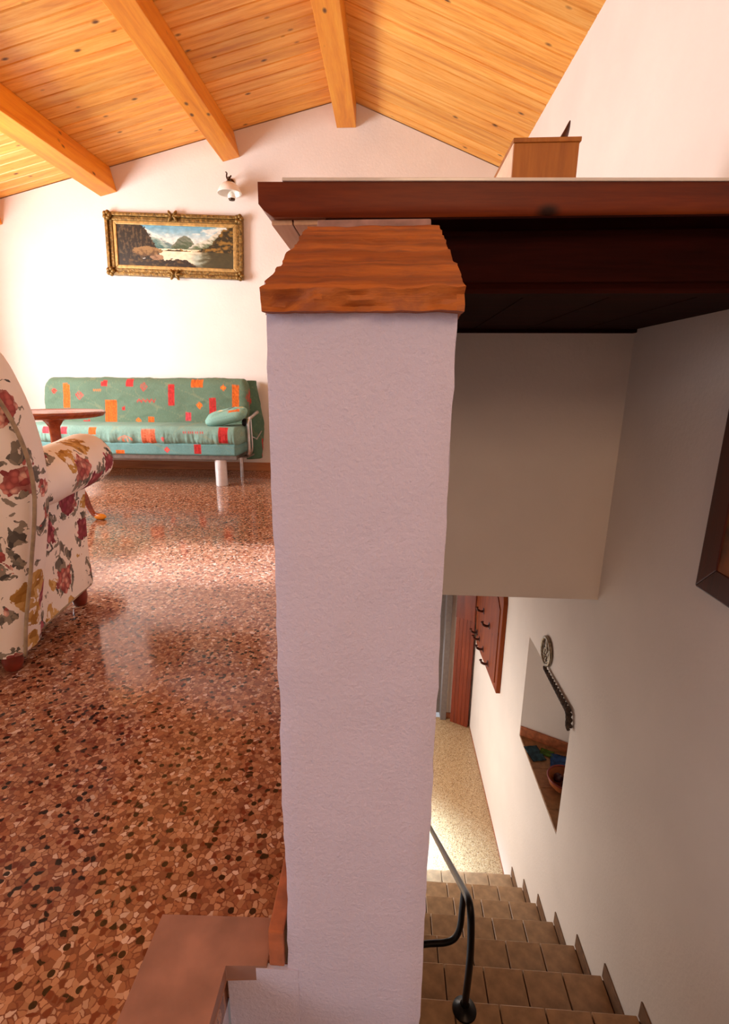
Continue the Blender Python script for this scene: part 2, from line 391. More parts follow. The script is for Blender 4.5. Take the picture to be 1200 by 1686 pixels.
while y > -2.7:
    if SKY[2]-.03 < y < SKY[3]+.03:
        put_board(mL1, -4.3, SKY[0], y, aL); put_board(mL2, SKY[1], RX, y, aL)
    else: put_board(meL, -4.3, RX, y, aL)
    put_board(meR, RX, XR, y, aR)
    y -= PITCHB
def beam(x, wdt, hgt, ang, ztop):
    b = bmesh.new(); box(b, -wdt/2, wdt/2, -2.7, YB-.002, -hgt, 0)
    o = bm_obj('beam', b, BEAM, ceil, loc=(x, 0, ztop), rot=(0, -ang, 0), bevel=.006); return o
beam(-0.436, .175, .225, 0, RZ+.0)
beam(-1.548, .165, .215, aL, roof(-1.548)+.002)
beam(-2.748, .17, .215, aL, roof(-2.748)+.002)
beam(-3.93, .17, .215, aL, roof(-3.93)+.002)

# pillar that ends the parapet beside the stairs, and the parapet behind it
pil = thing('pillar', 'rough white plastered pillar with orange stone cap in the middle', 'pillar', (0, 0, 0))
bm = bmesh.new()
def rough_shaft():
    NZ, rings = 56, []
    x0, x1, y0, y1 = -.145, .0775, .592, .93
    base = []
    for i in range(13): base.append((x0+(x1-x0)*i/12, y0))
    for i in range(1, 9): base.append((x1, y0+(y1-y0)*i/8))
    for i in range(1, 13): base.append((x1-(x1-x0)*i/12, y1))
    for i in range(1, 8): base.append((x0, y1-(y1-y0)*i/8))
    cx, cy = (x0+x1)/2, (y0+y1)/2
    for k in range(NZ+1):
        z = -.15+(.997+.15)*k/NZ; ring = []
        for (x, yy) in base:
            n = .0020*fbm(x, yy, z, 9)+.0016*fbm(x+3, yy, z, 30)
            dx, dy = (x-cx)/abs(x0-cx), (yy-cy)/abs(y0-cy)
            # rounded arrises
            m = max(abs(dx), abs(dy)); corner = max(0, min(abs(dx), abs(dy))-.93)/.07
            s = 1-.03*corner
            ring.append((cx+(x-cx)*s+n*dx, cy+(yy-cy)*s+n*dy+(.0012*fbm(x, z, 5, 22) if yy == y0 else 0), z))
        rings.append(ring)
    loft(bm, rings)
rough_shaft(); bm_obj('shaft', bm, PILLAR, pil, smooth='auto')
# sloping split-stone cap
bm = bmesh.new()
def coping():
    NU, NV = 26, 30
    def edge(v, side):
        yy = .572+v*.365
        xl = -.1395-.005*v; xr = .0785-.002*v
        x = xl if side < 0 else xr
        return x + .0055*fbm(side*4, yy*1.0, 1, 16)*(1 if side < 0 else .9)+.003*fbm(side, yy, 3, 55), yy
    top, bot = [], []
    for j in range(NV+1):
        v = j/NV; xl, yy = edge(v, -1); xr, _ = edge(v, 1)
        tt, bb_ = [], []
        for i in range(NU+1):
            u = i/NU; x = xl+(xr-xl)*u
            step = .0035*(v > .42+.03*fbm(u, 0, 7, 3)) + .003*(v > .70+.03*fbm(u, 3, 7, 3))
            z = 1.0165+.151*v + step + .0022*fbm(x, yy, 2, 26)
            yj = yy
            if j == 0: yj += .004*fbm(x, .5, 1.03, 22); z += .004*fbm(x, 9, 0, 14)
            tt.append((x, yj, z))
            zb = .994 if j < NV*.95 else 1.02
            bb_.append((x, yy+(.010*fbm(x, 5, 1, 18)+.003 if j == 0 else 0), zb+.002*fbm(x, 2, 0, 30)))
        top.append([bm.verts.new(p) for p in tt]); bot.append([bm.verts.new(p) for p in bb_])
    for j in range(NV):
        for i in range(NU):
            bm.faces.new((top[j][i], top[j][i+1], top[j+1][i+1], top[j+1][i]))
            bm.faces.new((bot[j][i], bot[j+1][i], bot[j+1][i+1], bot[j][i+1]))
    for i in range(NU):      # front face in three rows for a split edge, plain back face
        a, b, c, d = bot[0][i], bot[0][i+1], top[0][i+1], top[0][i]
        bm.faces.new((a, b, c, d)); bm.faces.new((bot[NV][i+1], bot[NV][i], top[NV][i], top[NV][i+1]))
    for j in range(NV):
        bm.faces.new((bot[j+1][0], bot[j][0], top[j][0], top[j+1][0])); bm.faces.new((bot[j][NU], bot[j+1][NU], top[j+1][NU], top[j][NU]))
    fr = [e for e in bm.edges if abs(e.verts[0].co.y-.575) < .03 and abs(e.verts[1].co.y-.575) < .03 and abs(e.verts[0].co.z-e.verts[1].co.z) > .015]
    res = bmesh.ops.subdivide_edges(bm, edges=fr, cuts=3, use_grid_fill=True)
    for g in res['geom_inner']:
        if isinstance(g, bmesh.types.BMVert): g.co.y += .010*fbm(g.co.x, 2, g.co.z*2, 30)+.003
coping(); cap = bm_obj('cap', bm, COPING, pil, smooth='auto'); cap['label'] = 'sloping orange split stone cap with rough edges'
boxo('mortar_strip', (-.128, .064, .938, .972, 1.10, 1.186), MORTAR, pil, bevel=.004)

bm = bmesh.new(); box(bm, -.138, .07, .932, 2.31, 0, 1.13)
struct(bm_obj('wall_parapet', bm, PILLAR))
# stair well faces: the plaster below the floor in front, and along the left of the flight
bm = bmesh.new(); box(bm, -.246, .0735, .594, .74, -1.4, -.152); box(bm, -.242, -.125, .5912, .5995, -.152, -.002)
struct(bm_obj('wall_stairwell', bm, PILLAR))
bm = bmesh.new(); box(bm, -.36, -.246, -2.7, .592, -1.4, -.092)
struct(bm_obj('wall_landing', bm, PILLAR))
# baseboard tiles along the parapet's left side
bbp = struct(boxo('baseboard_parapet', (-.150, -.1405, .60, 2.31, .0, .07), GROUT))
for k in range(6):
    boxo('tile', (-.172, -.147, .592+k*.29, .592+k*.29+.286, .0035, .076), TILEBASE, bbp, bevel=.003)
# header wall above the lower flight, supporting the counter's far side
bm = bmesh.new(); box(bm, .06, XR, 2.31, 2.42, -.09, 1.128)
struct(bm_obj('wall_header', bm, WHITE))

# ------------------------------------------------------------------ lower hall
struct(boxo('floor', (-1.4, XR+.0, 3.10, 5.27, ZH-.1, ZH), HALLT))
bm = bmesh.new(); box(bm, -1.4, .0, 5.27, 5.4, ZH, -.09); box(bm, .0, .70, 5.27, 5.4, ZH+2.25, -.09); box(bm, .765, XR, 5.27, 5.4, ZH, -.09)
struct(bm_obj('wall_hall_back', bm, WHITE))
bm = bmesh.new(); box(bm, -1.4, -1.28, .74, 2.95, ZH-.1, -.09); box(bm, -1.4, -1.28, 4.55, 5.27, ZH-.1, -.09); box(bm, -1.4, -1.28, 2.95, 4.55, ZH+2.25, -.09)
box(bm, -1.4, .0735, .74, .80, ZH-.1, -.09)
struct(bm_obj('wall_hall_left', bm, WHITE))
struct(boxo('baseboard_hall', (.768, XR, 5.255, 5.27, ZH, ZH+.07), TILEBASE))
d1 = struct(boxo('door_1', (.70, .765, 5.22, 5.40, ZH, ZH+2.3), GREYFRAME, bevel=.004))
boxo('door_leaf', (.66, .70, 5.36, 5.98, ZH, ZH+2.2), GREYFRAME, d1)

# folded wooden door standing open by the right wall: five upright boards hung from a head rail
fd = thing('folding_door', 'red brown folding wooden door pushed back at the hall end', 'door', (1.005, 5.11, ZH), math.radians(152))
L = .212
boxo('head_rail', (0, L, -.022, .03, 1.36, 2.2), DOORW, fd, bevel=.004)
nb = 5
for i in range(nb):
    bm = bmesh.new(); x0 = i*L/nb; zig = .007*(1 if i % 2 else -1)
    prism(bm, [(x0+.001, -.014+zig), (x0+L/nb*.5, -.020+zig), (x0+L/nb-.001, -.014+zig), (x0+L/nb-.001, .016), (x0+.001, .016)], .006, 1.355)
    bm_obj('board', bm, DOORW, fd, bevel=.001)

# staircase
RUN, RISE, Y0, Z0 = .275, .215, 1.47, -1.464
XS0, XS1 = .13, XR
stair = bpy.data.objects.new('staircase', None); COL.objects.link(stair); struct(stair)
ks = list(range(-4, 7)); NT_ = 5; tw = (XS1-XS0-.012)/NT_
bt = bmesh.new(); box(bt, -tw/2+.0025, tw/2-.0025, -.17, .145, -.014, 0); 
bmesh.ops.bevel(bt, geom=list(bt.edges), offset=.003, segments=1, affect='EDGES'); tme = bpy.data.meshes.new('tile'); bt.to_mesh(tme); bt.free(); tme.materials.append(STAIRTILE)
skb = struct(boxo('baseboard_right', (XR-.004, XR-.0005, 3.3, 5.2, ZH, ZH+.012), TILEBASE))
for k in ks:
    yn, z = Y0+k*RUN, Z0-k*RISE
    st = boxo('step', (XS0, XS1-.001, yn-RUN-.03, yn-.012, max(ZH-.1, z-RISE-.16), z-.012), GROUT, stair)
    for i in range(NT_):
        c = me_obj('tile', tme, None, st, loc=(XS0+.006+tw*(i+.5), yn-.145, z))
    boxo('tile', (XR-.007, XR-.0008, yn-RUN+.004, yn-.004, z+.002, z+.082), STAIRSKIRT, skb, bevel=.002)
zl_ = Z0+5*RISE
ld = boxo('landing', (-.246, XR, -2.7, Y0-5*RUN, zl_-.2, zl_), STAIRTILE, stair)
for k in range(2): boxo('step', (-.246, -.246+.24*(2-k), -1.0, .2, zl_+k*.13, zl_+(k+1)*.13), STAIRTILE, stair)

# handrail
hr = thing('handrail', 'black iron handrail with curled end and floor flange on the stairs', 'handrail')
sx = .335
def rail_z(y): return -.905-(y-1.44)*.80
bm = bmesh.new()
path = smooth_path([(sx, 3.1, rail_z(3.1)), (sx, 2.4, rail_z(2.4)), (sx, 1.8, rail_z(1.8)), (sx, 1.56, rail_z(1.56)), (sx+.001, 1.47, rail_z(1.47)-.005), (sx+.004, 1.425, -.935), (sx+.010, 1.415, -1.02), (sx+.016, 1.42, -1.15), (sx+.017, 1.43, -1.30), (sx+.016, 1.44, -1.452)])
tube(bm, path, .0135, 14); bm_obj('rail', bm, IRON, hr, smooth=True)
bm = bmesh.new()
path = smooth_path([(sx, 1.535, rail_z(1.535)-.002), (sx, 1.545, -1.08), (sx-.002, 1.548, -1.18), (sx-.018, 1.55, -1.245), (sx-.055, 1.55, -1.275), (sx-.12, 1.55, -1.288), (.19, 1.55, -1.295)])
tube(bm, path, .0125, 12); bm_obj('bracket', bm, IRON, hr, smooth=True)
bm = bmesh.new(); lathe(bm, [(.045, 0), (.047, .004), (.045, .010), (.028, .020), (.018, .034)], 24, (sx+.016, 1.44, Z0+.0)); bm_obj('flange', bm, IRON, hr, smooth='auto')
bm = bmesh.new(); tube(bm, [(sx, 3.05, rail_z(3.05)), (sx, 3.05, -2.76)], .012, 10); bm_obj('post', bm, IRON, hr, smooth='auto')

# niche behind the hatch in the right wall
bm = bmesh.new()
box(bm, XR+.122, 1.62, NY0-.12, NY1+.1, NZ0-.08, NZ0-.012); box(bm, XR+.122, 1.62, NY0-.12, NY0-.02, NZ0-.012, NZ1+.1)
box(bm, 1.50, 1.62, NY0-.02, NY1+.1, NZ0-.012, NZ1+.1); box(bm, XR+.122, 1.62, NY0-.12, NY1+.1, NZ1+.002, NZ1+.1)
prism(bm, [(XR+.001, NY1-.001), (1.33, 3.105), (1.50, 3.02), (1.50, NY1+.1), (XR+.125, NY1+.1), (XR+.125, NY1-.0005)], NZ0-.012, NZ1+.02)
struct(bm_obj('wall_niche', bm, WHITE))
nf = struct(boxo('floor_niche', (XR+.121, 1.50, NY0-.02, NY1+.02, NZ0-.03, NZ0-.0122), GROUT))
NTILE = mat_plain('brown_niche_tile', (150, 108, 70), .4, 0, .12)
for i in range(3):
    for j in range(5):
        x0 = XR+.0015+i*.157; y0 = NY0+.001+j*.17
        boxo('tile', (x0, x0+.154, y0, min(y0+.167, NY1-.002), NZ0-.012, NZ0), NTILE, nf, bevel=.0015)
bm = bmesh.new(); prism(bm, [(XR+.002, NY1-.014), (1.33, 3.09), (1.33, 3.104), (XR+.002, NY1-.002)], NZ0+.0005, NZ0+.075); struct(bm_obj('baseboard_niche', bm, TILEBASE))
struct(boxo('trim_1', (1.318, 1.345, 3.03, 3.085, NZ0, NZ1-.01), FRAMEW))
def cloth_patch(name, cx, cy, w_, h_, rz, c, label):
    bm = bmesh.new(); n = 10; g = []
    for j in range(n+1):
        g.append([bm.verts.new(((i/n-.5)*w_, (j/n-.5)*h_, .006+.006*abs(fbm(i/n*2, j/n*2, cx, 2)))) for i in range(n+1)])
    for j in range(n):
        for i in range(n): bm.faces.new((g[j][i], g[j][i+1], g[j+1][i+1], g[j+1][i]))
    bmesh.ops.solidify(bm, geom=list(bm.faces), thickness=.004)
    o = bm_obj(name, bm, mat_plain(name+'_fabric', c, .85, 0, .25), None, True, (cx, cy, NZ0), (0, 0, rz)); return tag(o, label, 'cloth')
cloth_patch('cloth', 1.085, 3.07, .10, .15, .2, (62, 92, 104), 'dull teal folded cloth at the far left of the wall hatch')
cloth_patch('cloth', 1.17, 3.08, .09, .07, -.5, (96, 132, 52), 'small green folded cloth between the teal and blue cloths')
cloth_patch('cloth', 1.245, 2.99, .15, .15, -.3, (64, 100, 158), 'blue folded cloth in the wall hatch behind the bowl')
bw = thing('bowl', 'round wooden bowl holding dark fruit on the hatch tiles', 'bowl', (1.185, 2.765, NZ0))
bm = bmesh.new(); lathe(bm, [(.04, 0), (.07, .012), (.098, .045), (.108, .085), (.103, .085), (.09, .045), (.06, .018), (.02, .014)], 32)
bm_obj('shell', bm, mat_plain('bowl_wood', (156, 84, 40), .45), bw, smooth='auto')
bm = bmesh.new(); tube(bm, [(.1055*math.cos(a*PI/16), .1055*math.sin(a*PI/16), .086) for a in range(32)], .006, 8, True); bm_obj('rim', bm, mat_plain('bowl_rim', (120, 34, 22), .4), bw, smooth=True)
for i, (dx, dy, c, r) in enumerate([(-.03, .035, (58, 16, 28), .030), (.035, .03, (64, 20, 30), .030), (-.005, -.035, (70, 22, 26), .030), (.02, -.0, (220, 206, 196), .030)]):
    bm = bmesh.new(); zc = .052+(.046 if i == 3 else 0)
    lathe(bm, [(r*math.sin(a), -r*math.cos(a)*.95) for a in [.06+.2*q for q in range(15)]]+[(r*.10, r*.90), (r*.03, r*.82)], 18)
    o = bm_obj('fruit', bm, mat_plain('fruit_skin', c, .3, 0, .2), None, 'auto', (1.185+dx, 2.765+dy, NZ0+zc), (.2*i, .1, 0))
    tag(o, ['dark plum coloured fruit at the far left side of the bowl', 'dark plum coloured fruit at the far right side of the bowl', 'dark reddish fruit at the near side of the bowl', 'pale cream fruit lying on top of the dark ones'][i], 'fruit', 'fruit in the bowl')
# garland along the hatch's upper edge
gl = thing('garland', 'dark braided garland along the upper edge of the wall hatch', 'garland', (XR, 0, 0))
for s in range(3):
    pts = []
    for i in range(60):
        t = i/59; yy = 2.86-.46*min(1, t/.86); z = NZ1+.010; 
        if t > .78: q = (t-.78)/.22; yy = 2.86-.46*(.78/.86)-.042*math.sin(q*PI/2); z = NZ1+.012-.085*(1-math.cos(q*PI/2))*1.0
        th_ = t*34+s*2*PI/3; r = .007+.003*t
        pts.append((-.020+r*math.cos(th_), yy+.3*r*math.sin(th_), z+r*math.sin(th_)))
    bm = bmesh.new(); tube(bm, pts, [.006+.004*i/59 for i in range(60)], 8); bm_obj('strand', bm, BRAID, gl, smooth=True)
# round pierced plaque
pq = thing('wall_plaque', 'small round pewter openwork plaque on the wall above the hatch', 'plaque', (XR-.012, 2.885, -.698))
bm = bmesh.new(); tube(bm, [(0, .085*math.cos(a*PI/20), .085*math.sin(a*PI/20)) for a in range(40)], .011, 10, True); bm_obj('ring', bm, PEWTER, pq, smooth=True)
bm = bmesh.new(); tube(bm, [(0.003, .045*math.cos(a*PI/12), -.028+.045*math.sin(a*PI/12)) for a in range(24)], .006, 8, True); bm_obj('inner_ring', bm, PEWTER, pq, smooth=True)
for a in range(6):
    an = a*PI/3+.2; bm = bmesh.new(); tube(bm, smooth_path([(.003, .012*math.cos(an), -.028+.012*math.sin(an)), (.001, .042*math.cos(an+.35), -.02+.042*math.sin(an+.35)), (.002, .083*math.cos(an+.1), .083*math.sin(an+.1))], 5), .005, 6); bm_obj('scroll', bm, PEWTER, pq, smooth=True)

# coat rack on the right wall
cr = thing('coat_rack', 'scalloped wooden coat rack board with dark pegs in the hall', 'coat rack', (XR, 0, 0))
bm = bmesh.new()
out = [(3.915, -1.705), (4.90, -1.765), (4.95, -1.66), (5.0, -1.52)]
for i in range(9):
    a = -PI/2+PI*i/8; out.append((4.985+.045*math.cos(a)*.8, -1.36+.12*math.sin(a)))
out += [(4.96, -1.2), (4.90, -1.12), (4.93, -1.0), (4.85, -.88), (4.6, -.80), (4.2, -.74), (3.95, -.76), (3.915, -.86)]
prism(bm, out, -.038, -.001, 0); bm_obj('back_board', bm, RACKW, cr, bevel=.004)
bm = bmesh.new()
inn = [(3.99, -1.65), (4.80, -1.69), (4.90, -1.42), (4.86, -1.12), (4.6, -.93), (4.1, -.88), (3.99, -.95)]
prism(bm, inn, -.046, -.038, 0); bm_obj('raised_panel', bm, RACKW, cr, bevel=.004)
for (yy, z) in ((4.62, -1.26), (4.33, -1.27), (4.86, -1.62), (4.72, -1.62), (4.52, -1.62), (4.27, -1.63)):
    bm = bmesh.new(); tube(bm, smooth_path([(-.045, yy, z), (-.075, yy, z-.004), (-.105, yy, z+.012), (-.115, yy, z+.04)], 4), [.012]*9+[.009]*2+[.014]*2, 10)
    p = bm_obj('peg', bm, FRAMEW, cr, smooth='auto')
    bm = bmesh.new(); tube(bm, [(-.0465, yy+.026*math.cos(a*PI/8), z+.026*math.sin(a*PI/8)) for a in range(16)], .006, 6, True); bm_obj('peg_rosette', bm, FRAMEW, p, smooth=True)

# picture frame on the stair wall, right edge of the view
pf = thing('framed_picture', 'dark wooden picture frame on the stairwell wall under the counter', 'picture', (XR, 0, 0))
def framebar(pts, name='frame_bar'):
    bm = bmesh.new(); prism(bm, pts, -.022, -.001, 0); bm_obj(name, bm, FRAMEW, pf, bevel=.004)
a0, a1, b0, b1, fw = 1.12, 1.588, .286, .93, .085
framebar([(a0, b0), (a1, b0), (a1-fw, b0+fw), (a0+fw, b0+fw)]); framebar([(a1, b0), (a1, b1), (a1-fw, b1-fw), (a1-fw, b0+fw)])
framebar([(a1, b1), (a0, b1), (a0+fw, b1-fw), (a1-fw, b1-fw)]); framebar([(a0, b1), (a0, b0), (a0+fw, b0+fw), (a0+fw, b1-fw)])
bm = bmesh.new(); prism(bm, [(a0+fw, b0+fw), (a1-fw, b0+fw), (a1-fw, b1-fw), (a0+fw, b1-fw)], -.018, -.006, 0); bm_obj('backing', bm, mat_plain('amber_print', (120, 66, 26), .4, 0, .4, scale=9), pf)

# ------------------------------------------------------------------ counter over the stair well
ct = thing('counter', 'long dark mahogany counter top spanning the stair well', 'counter', (0, 0, 0))
CZ0, CZ1 = 1.25, 1.312
def bullnose_board():
    bm = bmesh.new()
    plan = [(-.262, 1.136), (XR-.002, 1.205), (XR-.002, 2.45), (-.275, 2.45)]
    # front edge profile: flat face, gently rounded; left end rounded in section
    prof = [(0.010, CZ0), (.0, CZ0+.006), (-.002, CZ0+.03), (0, CZ1-.008), (.010, CZ1)]
    L_ = [];
    def row(xl, yf, xr, yfr, z, ins):
        return [(xl+ins*1.6, yf+ins, z), (xr, yfr+ins, z), (xr, 2.45, z), (xl+ins*1.6, 2.45, z)]
    zs = [(CZ0, .010), (CZ0+.010, .002), (CZ0+.022, -.002), (CZ0+.045, -.008), (CZ1-.008, -.008), (CZ1, -.003)]
    rings = [row(-.264-(.012 if z > CZ0+.02 else (.004 if z > CZ0+.005 else 0)), 1.137, XR-.002, 1.192, z, max(0, i_)) for z, i_ in zs]
    loft(bm, rings)
    return bm
bm_obj('top_board', bullnose_board(), MAHOG, ct, smooth='auto')
bm = bmesh.new(); prism(bm, [(-.225, 1.133), (XR-.004, 1.188), (XR-.004, 2.44), (-.225, 2.44)], CZ1, CZ1+.006); bm_obj('cover_sheet', bm, GLASSTOP, ct, bevel=.001)
for (x0, x1) in ((-.256, -.212), (-.209, -.142)):
    boxo('underside_plank', (x0, x1, 1.165, 2.43, CZ0-.010, CZ0), UNDERW, ct, bevel=.002)
boxo('underside_shade_board', (-.140, XR-.002, 1.160, 2.43, CZ0-.004, CZ0), SHADEW, ct)  # dark sheet put in for the shade under the top board
boxo('apron', (-.10, XR-.002, 1.240, 1.275, 1.120, CZ0-.004), SHADEW, ct, bevel=.003)
bm = bmesh.new(); prism(bm, [(1.220, 1.113), (1.275, 1.113), (1.275, 1.119), (1.2395, 1.140), (1.228, 1.134), (1.220, 1.122)], -.10, XR-.002, 0); bm_obj('apron_lip', bm, SHADEW, ct)
n = 5
for i in range(n):
    x0 = -.095+i*(XR+.09)/n; boxo('soffit_board', (x0, x0+(XR+.09)/n-.004, 1.276, 2.284, 1.142, 1.160), SHADEW, ct)
boxo('wall_strip', (-.10, XR-.002, 2.285, 2.43, 1.1285, 1.150), SHADEW, ct, bevel=.003)
boxo('end_apron', (-.134, -.100, 1.240, 2.425, 1.1285, CZ0-.004), SHADEW, ct)
boxo('rear_apron', (-.10, XR-.002, 2.39, 2.425, 1.150, CZ0), SHADEW, ct)

# small wooden box and horn
bx = thing('wooden_box', 'small upright wooden box standing on the counter by the wall', 'box', (.437, 1.70, CZ1+.006))
H_ = .286; bm = bmesh.new(); box(bm, -.09, .09, .006, .28, 0, H_-.012); bm_obj('carcass', bm, BOXW, bx, bevel=.002)
sp_ = boxo('side_panel', (-.0945, -.0905, -.004, .282, 0, H_-.012), mat_plain('lit_side_tint', (226, 190, 160), .5, 0, .05), bx); sp_['label'] = 'box side panel with light painted into its pale beige'  # light falling on the box's left face put into this pale colour
boxo('front_panel', (-.092, .092, -.006, .006, .0, H_-.012), BOXW, bx, bevel=.002)
boxo('lid', (-.096, .096, -.010, .285, H_-.012, H_), BOXW, bx, bevel=.002)
bm = bmesh.new(); path = smooth_path([(.505, 1.80, CZ1+.288), (.509, 1.80, CZ1+.320), (.520, 1.80, CZ1+.352), (.527, 1.80, CZ1+.378)], 5)
tube(bm, path, [.017-.0155*(i/(len(path)-1))**1.3 for i in range(len(path))], 12)
tag(bm_obj('horn', bm, HORN, None, True), 'small dark pointed horn standing on the wooden box', 'ornament')

# ------------------------------------------------------------------ painting on the back wall
pn = bpy.data.objects.new('landscape_painting', None); COL.objects.link(pn); pn.location = (-2.087, YB-.002, 2.170); pn.rotation_euler = (0, math.radians(2.3), 0)
tag(pn, 'gilt framed alpine lake painting hanging crooked on the back wall', 'painting')
PW, PH, FW = 1.335, .553, .098
def pbar(pts, name, y0, y1, mat, bev):
    bm = bmesh.new(); prism(bm, pts, y0, y1, 1); return bm_obj(name, bm, mat, pn, bevel=bev)
for (sgn, hor) in ((1, 1), (-1, 1), (1, 0), (-1, 0)):
    for (o0, o1, y0, mat, nm) in ((0, .03, -.055, GOLD, 'outer_molding'), (.03, .066, -.036, GOLD, 'frame_bar'), (.066, .098, -.028, GOLDIN, 'inner_slip')):
        X0, Z0_ = PW/2-o0, PH/2-o0; X1, Z1_ = PW/2-o1, PH/2-o1
        if hor: pts = [(-X0, sgn*Z0_), (X0, sgn*Z0_), (X1, sgn*Z1_), (-X1, sgn*Z1_)]
        else: pts = [(sgn*X0, -Z0_), (sgn*X0, Z0_), (sgn*X1, Z1_), (sgn*X1, -Z1_)]
        pbar(pts, nm, y0, 0, mat, .006)
def ornament(cx, cz, w_, h_, n_):
    for i in range(n_):
        a = 2*PI*i/n_; bm = bmesh.new()
        bmesh.ops.create_uvsphere(bm, u_segments=10, v_segments=6, radius=1)
        for v in bm.verts: v.co = Vector((v.co.x*w_*.42, v.co.y*.022, v.co.z*h_*.42))
        bm_obj('leaf_ornament', bm, GOLD, pn, True, (cx+w_*.42*math.cos(a), -.052, cz+h_*.42*math.sin(a)), (0, -a, 0))
for sx_ in (-1, 1):
    for sz_ in (-1, 1): ornament(sx_*(PW/2-.03), sz_*(PH/2-.03), .055, .055, 5)
ornament(0, PH/2-.022, .10, .036, 6); ornament(0, -PH/2+.022, .10, .036, 6)

def grid_obj(name, fn, cfn, nu, nv, mat, parent=None, smooth=True, loc=(0, 0, 0), closed_u=False):
    """a surface sampled on a dense grid with a colour per vertex (printed pattern)"""
    V, C, F = [], [], []
    for j in range(nv):
        for i in range(nu):
            u, v = i/(nu if closed_u else nu-1), j/(nv-1); p = fn(u, v); V.append(p); C.append(cfn(u, v, p))
    cu = nu if closed_u else nu-1
    for j in range(nv-1):
        for i in range(cu):
            a = j*nu+i; b = j*nu+(i+1) % nu; F.append((a, b, b+nu, a+nu))
    if closed_u:
        F.append(tuple(range(nu))[::-1]); F.append(tuple(range((nv-1)*nu, nv*nu)))
    me = bpy.data.meshes.new(name); me.from_pydata(V, [], F); me.update()
    at = me.color_attributes.new('Col', 'FLOAT_COLOR', 'POINT'); at.data.foreach_set('color', np.array([lin(c) for c in C], dtype=np.float32).ravel())
    o = me_obj(name, me, mat, parent, smooth, loc)
    return o
def mixc(a, b, t): t = max(0, min(1, t)); return tuple(x+(y_-x)*t for x, y_ in zip(a, b))
def sst(a, b, x): t = max(0, min(1, (x-a)/(b-a))); return t*t*(3-2*t)
def paint(u, v, p=None):
    # u left-right, v bottom-top: sky, snowy ranges, lake, dark firs at both sides, rocky shore
    n1 = fbm(u*5, v*5, 0, 1); n2 = fbm(u*14, v*14, 4, 1); n3 = fbm(u*24, v*12, 8, 1)
    c = mixc((206, 214, 204), (104, 158, 178), sst(.62, 1.0, v)+.25*n1)
    c = mixc(c, (240, 228, 206), sst(.05, .5, n1)*.8)
    def ridge(pts, col_, snow, lo):
        nonlocal c
        xs, ys = zip(*pts); h = np.interp(u, xs, ys)+.02*n2+.012*n3
        if v < h and v > lo:
            k = (h-v)/max(.02, h-lo); s = fbm(u*22+v*9, v*12, 3, 1)
            cc = mixc(snow, col_, sst(.0, .75, k+.55*s)); c = cc
    ridge([(0, .5), (.24, .93), (.33, .80), (.42, .70), (.50, .60), (.56, .5), (1, .3)], (104, 124, 118), (226, 222, 208), .42)
    ridge([(.45, .44), (.54, .72), (.58, .78), (.63, .72), (.66, .60), (.70, .52), (.8, .5)], (74, 88, 62), (120, 124, 104), .42)
    ridge([(.60, .44), (.68, .60), (.78, .70), (.86, .88), (.92, .96), (1, .98)], (92, 104, 72), (214, 208, 186), .42)
    ridge([(.30, .72), (.37, .66), (.44, .5), (.5, .44)], (70, 106, 100), (150, 166, 150), .40)
    if v < .44+.01*n2:                                   # lake
        g = sst(.25, .46, v); c = mixc((176, 184, 164), (232, 204, 164), g); c = mixc(c, (244, 226, 188), sst(.75, .42, abs(u-.50)*4)*.8)
        c = mixc(c, (70, 62, 34), sst(.66, .84, u+.06*n2+.1*(.4-v)))
    h = np.interp(u, [.72, .80, .86, .92, 1], [.40, .52, .74, .94, 1.05])+.05*n2+.05*abs(n3)
    if v < h and v > .38: c = mixc((52, 44, 20), (138, 102, 42), sst(-.3, .6, n3+n1*.5))
    h = np.interp(u, [0, .20, .25, .30, .34, .38], [1.2, 1.05, .92, .66, .46, .2])+.10*abs(n3)-.03
    if v < h and u < .40: c = mixc((36, 30, 20), (82, 64, 42), sst(-.2, .6, n3*.8+1.2*fbm(u*60, v*6, 2, 1)))
    m = ((u-.25)/.13)**2+((v-.37)/.11)**2+.4*n2
    if m < 1: c = mixc((150, 116, 72), (92, 66, 38), sst(-.2, .7, n3-(v-.37)*5))
    m = ((u-.34)/.06)**2+((v-.22)/.07)**2+.4*n2
    if m < 1: c = mixc((164, 128, 94), (96, 68, 46), sst(-.2, .7, n3))
    h = np.interp(u, [0, .2, .38, .45, .52, .58, .64, .70], [.20, .16, .12, .16, .18, .18, .08, -.05])+.05*abs(n2)+.03*n3
    if v < h: c = mixc((42, 32, 20), (92, 70, 40), sst(-.1, .7, n3))
    if abs(u-.225) < .012 and abs(v-.185-.3*(u-.225)) < .008: c = (220, 212, 200)
    return tuple(max(0, min(255, x*(1+.10*n3))) for x in c)
CW, CH = PW-2*FW, PH-2*FW
grid_obj('canvas', lambda u, v: ((u-.5)*CW, -.018, (v-.5)*CH), paint, 340, 130, CANVAS, pn, False)
bm = bmesh.new(); box(bm, -CW/2, CW/2, -.017, -.002, -CH/2, CH/2); bm_obj('backing', bm, FRAMEW, pn)

